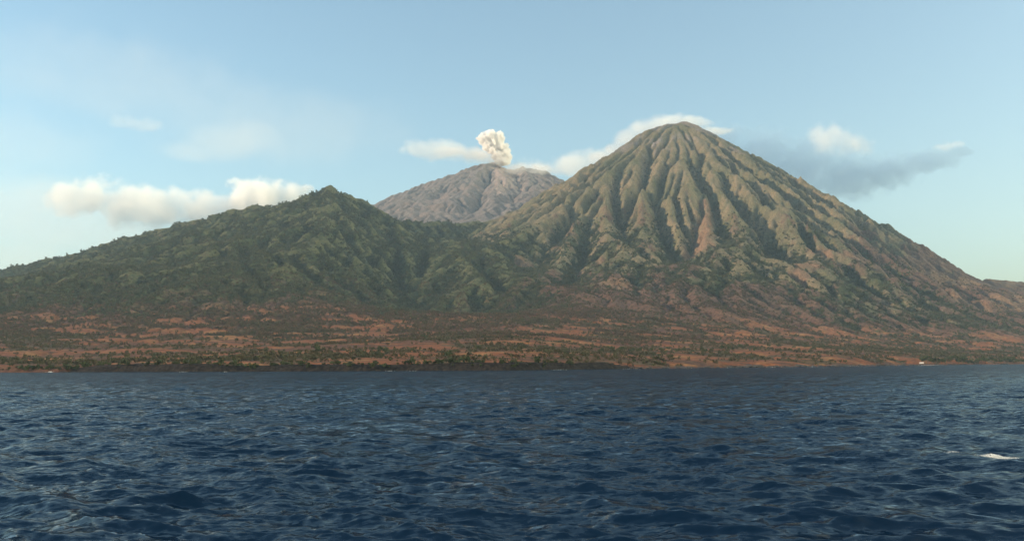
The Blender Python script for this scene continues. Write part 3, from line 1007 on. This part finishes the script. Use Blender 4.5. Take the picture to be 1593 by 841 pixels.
hx, hy = along_shore(1434, 26)
hz = float(ground_z(np.array([hx]), np.array([hy]))[0])
hut = bpy.data.objects.new('hut', None); COL.objects.link(hut)
hut.scale = (0.72,) * 3; hut.location = (hx, hy, hz + 1.2); hut.rotation_euler = (0, 0, math.radians(-35))
M_WALL = flat_mat('lime_wash', (0.46, 0.42, 0.37), (0.60, 0.56, 0.50), 0.8)
M_TIN = flat_mat('pale_tin_roof', (0.50, 0.45, 0.40), (0.68, 0.62, 0.56), 0.6, 0.5)
M_DOOR = flat_mat('dark_wood', (0.05, 0.04, 0.03), (0.09, 0.07, 0.05), 2.0)
wall = prism('wall', [(-3, -2.5), (3, -2.5), (3, 2.6), (0, 4.6), (-3, 2.6)], -5, 5, M_WALL, hut)
prism('roof', [(-3.7, 2.25), (0, 4.75), (3.7, 2.25), (3.7, 2.5), (0, 5.0), (-3.7, 2.5)], -5.6, 5.6, M_TIN, hut)
prism('door', [(-3.06, -1.2), (-3.06, 1.1), (-2.98, 1.1), (-2.98, -1.2)], -0.6, 0.6, M_DOOR, hut)
for wx0 in (-3.6, 2.2):
    prism('window', [(-3.06, 0.0), (-3.06, 1.2), (-2.98, 1.2), (-2.98, 0.0)], wx0, wx0 + 1.4, M_DOOR, hut)
tag(hut, 'small white hut with pale roof on the shore beside dark trees', 'hut')

# ------------------------------------------------------------------ white water
M_FOAM = flat_mat('foam', (0.70, 0.72, 0.72), (0.88, 0.88, 0.86), 6.0, 0.6)


def foam_mesh(name, pts, seed, flat=0.7):
    """Small bubbly lumps: pts = (x, y, z, r)."""
    g = np.random.default_rng(seed)
    V, Fc = [], []
    ico = bmesh.new(); bmesh.ops.create_icosphere(ico, subdivisions=1, radius=1.0)
    iv = np.array([v.co[:] for v in ico.verts]); fi = [[v.index for v in f.verts] for f in ico.faces]; ico.free()
    for (x, y, z, r) in pts:
        b = len(V)
        sc_ = np.array([1.3, 1.1, flat]) * r * g.uniform(0.7, 1.3, 3)
        V += list(iv * sc_ * g.uniform(0.75, 1.2, (len(iv), 1)) + np.array([x, y, z]))
        Fc += [[b + q for q in f] for f in fi]
    return mesh_np(name, V, Fc)


fxp, fyp, _ = at(1556, 716, 46.0)
d = ray(1556, 714); s = -CAM_H / d.z; fxp, fyp = d.x * s, d.y * s
pts = []
g = np.random.default_rng(77)


def sea_z(x, y):
    k = np.argmin((SEA_V[:, 0] - x) ** 2 + (SEA_V[:, 1] - y) ** 2)
    return SEA_V[k, 2]


# sit on the nearest crest
near_v = SEA_V[(np.abs(SEA_V[:, 0] - fxp) < 0.15) & (np.abs(SEA_V[:, 1] - fyp) < 1.0)]
cr = near_v[np.argmax(near_v[:, 2])]
fxp, fyp = float(cr[0]), float(cr[1])
for i in range(1300):
    u, v_ = g.normal(0, 1), abs(g.normal(0, 1))
    x, y = fxp + 0.36 * u, fyp - 0.32 * v_ + 0.10 * g.normal() - 0.05 * u
    e = math.exp(-0.5 * (u * u + v_ * v_))
    pts.append((x, y, sea_z(x, y) + 0.17 * e * g.uniform(0.0, 1.0), g.uniform(0.004, 0.026) * (0.5 + 0.9 * e)))
for i in range(260):
    u = g.uniform(-1, 1)
    x, y = fxp + 0.95 + 0.55 * u, fyp - 0.15 + 0.14 * g.normal() - 0.1 * u
    pts.append((x, y, sea_z(x, y) + 0.01, g.uniform(0.005, 0.016)))
for i in range(160):
    x, y = fxp - 1.1 + 0.3 * g.normal(), fyp + 2.4 + 0.10 * g.normal()
    pts.append((x, y, sea_z(x, y) + 0.01, g.uniform(0.005, 0.016)))
tag(link('foam', foam_mesh('foam', pts, 1, 0.35), M_FOAM), 'white foam of a breaking wavelet on the dark sea', None, None, 'stuff')
pts = []
for px, w, n in [(79, 4, 60), (285, 8, 14), (350, 4, 10), (606, 6, 16), (640, 10, 14), (870, 16, 30), (980, 14, 30), (1070, 8, 16), (1137, 6, 20), (1205, 12, 24), (1265, 10, 20), (1330, 10, 20), (1390, 16, 30), (1448, 18, 140), (1540, 24, 60)]:
    for i in range(n):
        x, y = along_shore(px + g.normal() * w * 0.5, g.uniform(-6, -1))
        pts.append((x, y, g.uniform(0.02, 0.25) if px != 79 else g.uniform(0.1, 0.9), g.uniform(0.08, 0.26)))
tag(link('surf', foam_mesh('surf', pts, 2), M_FOAM), 'thin white surf breaking along the rocky shore', None, None, 'stuff')

# ------------------------------------------------------------------ clouds: volumes of air-borne droplets
def union_mesh(name, balls, voxel, seed=0, bump=0.0):
    """Closed lumpy hull round a set of ellipsoids ((x,y,z),(rx,ry,rz))."""
    bm = bmesh.new()
    for (c, r) in balls:
        m = Matrix.Translation(c) @ Matrix.Diagonal((*r, 1))
        bmesh.ops.create_icosphere(bm, subdivisions=3, radius=1.0, matrix=m)
    me = bpy.data.meshes.new(name); bm.to_mesh(me); bm.free()
    tmp = bpy.data.objects.new(name, me); COL.objects.link(tmp)
    md = tmp.modifiers.new('r', 'REMESH'); md.mode = 'VOXEL'; md.voxel_size = voxel
    dg = bpy.context.evaluated_depsgraph_get(); dg.update()
    out = bpy.data.meshes.new_from_object(tmp.evaluated_get(dg))
    bpy.data.objects.remove(tmp); out.name = name
    return out


def cloud(name, label, cat, Y, blobs, density, color, nscale, ragged=0.9, warp=0.9, edge=(-0.05, 0.55), step=0.3, aniso=0.0, rise=None):
    """blobs: (px, py, rx, ry, depth factor) in photo pixels at distance Y."""
    k = Y / F_PX
    balls = []
    for b in blobs:
        px, py, rx_, ry_ = b[:4]
        dp = b[4] if len(b) > 4 else 0.9
        yy = Y + (b[5] if len(b) > 5 else 0.0)
        kk = yy / F_PX
        balls.append((at(px, py, yy), (rx_ * kk, rx_ * kk * dp, ry_ * kk)))
    rmin = min(min(r) for _, r in balls)
    hull = union_mesh(name, [(c, tuple(q * 1.25 + 0.15 * rmin for q in r)) for c, r in balls], rmin * 0.35)
    o = link(name, hull)
    T = NT(name + '_vapour')
    T.n.remove(T.b)
    pv = T.new('ShaderNodeVolumePrincipled')
    pv.inputs['Color'].default_value = (*color, 1)
    pv.inputs['Anisotropy'].default_value = aniso
    geo = T.new('ShaderNodeNewGeometry')
    pos = geo.outputs['Position']
    # warp the position with a vector noise, then take the nearest ellipsoid
    wnz = T.new('ShaderNodeTexNoise'); wnz.inputs['Scale'].default_value = nscale * 0.6; wnz.inputs['Detail'].default_value = 2
    T.link(pos, wnz.inputs['Vector'])
    vs = T.new('ShaderNodeVectorMath', operation='SUBTRACT'); T.link(wnz.outputs['Color'], vs.inputs[0]); vs.inputs[1].default_value = (0.5, 0.5, 0.5)
    vm = T.new('ShaderNodeVectorMath', operation='MULTIPLY_ADD'); T.link(vs.outputs[0], vm.inputs[0])
    wv = warp / nscale
    vm.inputs[1].default_value = (wv, wv, wv); T.link(pos, vm.inputs[2])
    f = None
    for c, r in balls:
        sb = T.new('ShaderNodeVectorMath', operation='SUBTRACT'); T.link(vm.outputs[0], sb.inputs[0]); sb.inputs[1].default_value = c
        dv = T.new('ShaderNodeVectorMath', operation='DIVIDE'); T.link(sb.outputs[0], dv.inputs[0]); dv.inputs[1].default_value = r
        ln = T.new('ShaderNodeVectorMath', operation='LENGTH'); T.link(dv.outputs[0], ln.inputs[0])
        v = T.math('SUBTRACT', 1.0, ln.outputs['Value'])
        f = v if f is None else T.math('SMOOTH_MAX', f, v, 0.12)
    n = T.noise(nscale, 6, pos, 0.62)
    fld = T.math('ADD', f, T.math('MULTIPLY', T.math('SUBTRACT', n, 0.5), ragged))
    dens = T.math('MULTIPLY', T.ramp(fld, *edge), density)
    T.link(dens, pv.inputs['Density'])
    T.link(pv.outputs[0], T.out.inputs['Volume'])
    T.m.cycles.volume_step_rate = step
    hull.materials.clear(); hull.materials.append(T.m)
    tag(o, label, cat)
    return o


WARM = (1.0, 0.985, 0.965)
cloud('cloud', 'long cream cumulus bank above the long ridge of the wooded hill', 'cloud', 15000,
      [(105, 310, 38, 30), (140, 305, 44, 34), (195, 318, 52, 34), (245, 326, 60, 34), (310, 328, 60, 30), (360, 322, 45, 24)], 0.0031, WARM, 0.0032, 2.3)
cloud('cloud', 'bright cream puff touching the left shoulder of the pointed hill', 'cloud', 14800,
      [(383, 302, 34, 28), (415, 305, 36, 28), (455, 304, 28, 20), (472, 299, 16, 12)], 0.0075, WARM, 0.0036, 2.1)
cloud('cloud', 'small faint pale cloud alone high in the sky', 'cloud', 15200,
      [(190, 190, 24, 11), (218, 196, 32, 11)], 0.0008, WARM, 0.0030, 1.6)
cloud('cloud', 'thin veil of cloud faintly visible above the cream cumulus', 'cloud', 15400,
      [(360, 225, 80, 30), (400, 215, 40, 28), (300, 235, 60, 20)], 0.00022, WARM, 0.0012)
cloud('cloud', 'broad whitish veil low in the sky behind the long ridge', 'cloud', 16500,
      [(60, 330, 150, 70), (200, 380, 160, 60), (20, 400, 140, 60)], 0.00022, WARM, 0.0010, 1.2)
cloud('cloud', 'very faint high veil across the upper sky', 'cloud', 17000,
      [(150, 120, 260, 45), (420, 200, 240, 55), (20, 220, 160, 60)], 0.00006, WARM, 0.0012, 1.6)
cloud('cloud', 'flat pale cloud drifting beside the ash plume', 'cloud', 14600,
      [(650, 233, 34, 12), (695, 235, 48, 14), (740, 241, 40, 14)], 0.0017, WARM, 0.0032, 2.2)
cloud('cloud', 'low grey white cloud behind the saddle of the two volcanoes', 'cloud', 14400,
      [(835, 262, 50, 14), (890, 258, 55, 18), (935, 245, 34, 16)], 0.0017, WARM, 0.0032, 2.2)
cloud('cloud', 'white cap cloud spilling over the summit of the tall cone', 'cloud', 6250,
      [(930, 248, 24, 9), (955, 234, 24, 11), (978, 216, 26, 13), (1005, 202, 32, 14), (1040, 193, 38, 13), (1075, 193, 34, 10), (1110, 205, 34, 8)], 0.0062, WARM, 0.0080, 1.5)
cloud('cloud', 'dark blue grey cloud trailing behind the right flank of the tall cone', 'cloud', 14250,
      [(1120, 214, 55, 20), (1185, 236, 70, 34), (1245, 258, 75, 46), (1315, 276, 70, 42), (1380, 268, 64, 28), (1440, 250, 52, 20), (1492, 236, 30, 10)], 0.0017, (0.40, 0.57, 0.76), 0.0042, 2.5)  # shade on this cloud is painted in: the low blue grey colour darkens it
cloud('cloud', 'tiny pinkish wisp at the far tip of the dark trailing cloud', 'cloud', 14300,
      [(1470, 229, 16, 7), (1488, 227, 14, 6)], 0.0022, (0.99, 0.94, 0.92), 0.0060, 1.8)
cloud('cloud', 'pale pinkish puff above the dark trailing cloud', 'cloud', 14500,
      [(1290, 218, 36, 24), (1325, 226, 32, 20)], 0.0016, (0.99, 0.95, 0.93), 0.0034, 2.2)


# ------------------------------------------------------------------ ash plume of the rear volcano
cloud('ash_plume', 'billowing cream and grey ash plume rising from the rear crater', 'ash plume', 7380,
      [(753, 216, 11, 10), (763, 213, 13, 11), (775, 215, 12, 11), (759, 224, 11, 8), (770, 222, 13, 10), (780, 229, 11, 10), (785, 237, 10, 9), (788, 243, 9, 8), (775, 241, 12, 10), (768, 233, 11, 9), (782, 250, 13, 9), (758, 229, 9, 7)],
      0.085, (0.985, 0.965, 0.945), 0.030, 1.7, warp=0.5, edge=(0.0, 0.12), step=0.2)
cloud('smoke', 'thin dusty smoke around the rear crater under the ash plume', 'smoke', 7350,
      [(745, 240, 34, 9), (775, 247, 26, 10), (800, 262, 26, 10), (815, 275, 22, 10), (838, 266, 24, 9), (700, 237, 36, 7)], 0.0050, (0.94, 0.89, 0.85), 0.0060, 1.4)

# ------------------------------------------------------------------ haze: even, thin air over the whole place
bm = bmesh.new(); bmesh.ops.create_cube(bm, size=1.0)
hm = bpy.data.meshes.new('haze'); bm.to_mesh(hm); bm.free()
T = NT('haze_air'); T.n.remove(T.b)
pv = T.new('ShaderNodeVolumePrincipled')
pv.inputs['Color'].default_value = (0.58, 0.80, 1.0, 1)
pv.inputs['Density'].default_value = 2.7e-5
pv.inputs['Anisotropy'].default_value = 0.1
T.link(pv.outputs[0], T.out.inputs['Volume'])
hz_ = link('haze', hm, T.m)
hz_.location = (0, 0, 1070); hz_.scale = (26000, 26000, 2160)
tag(hz_, 'thin bluish haze in the air over sea and island', None, None, 'stuff')
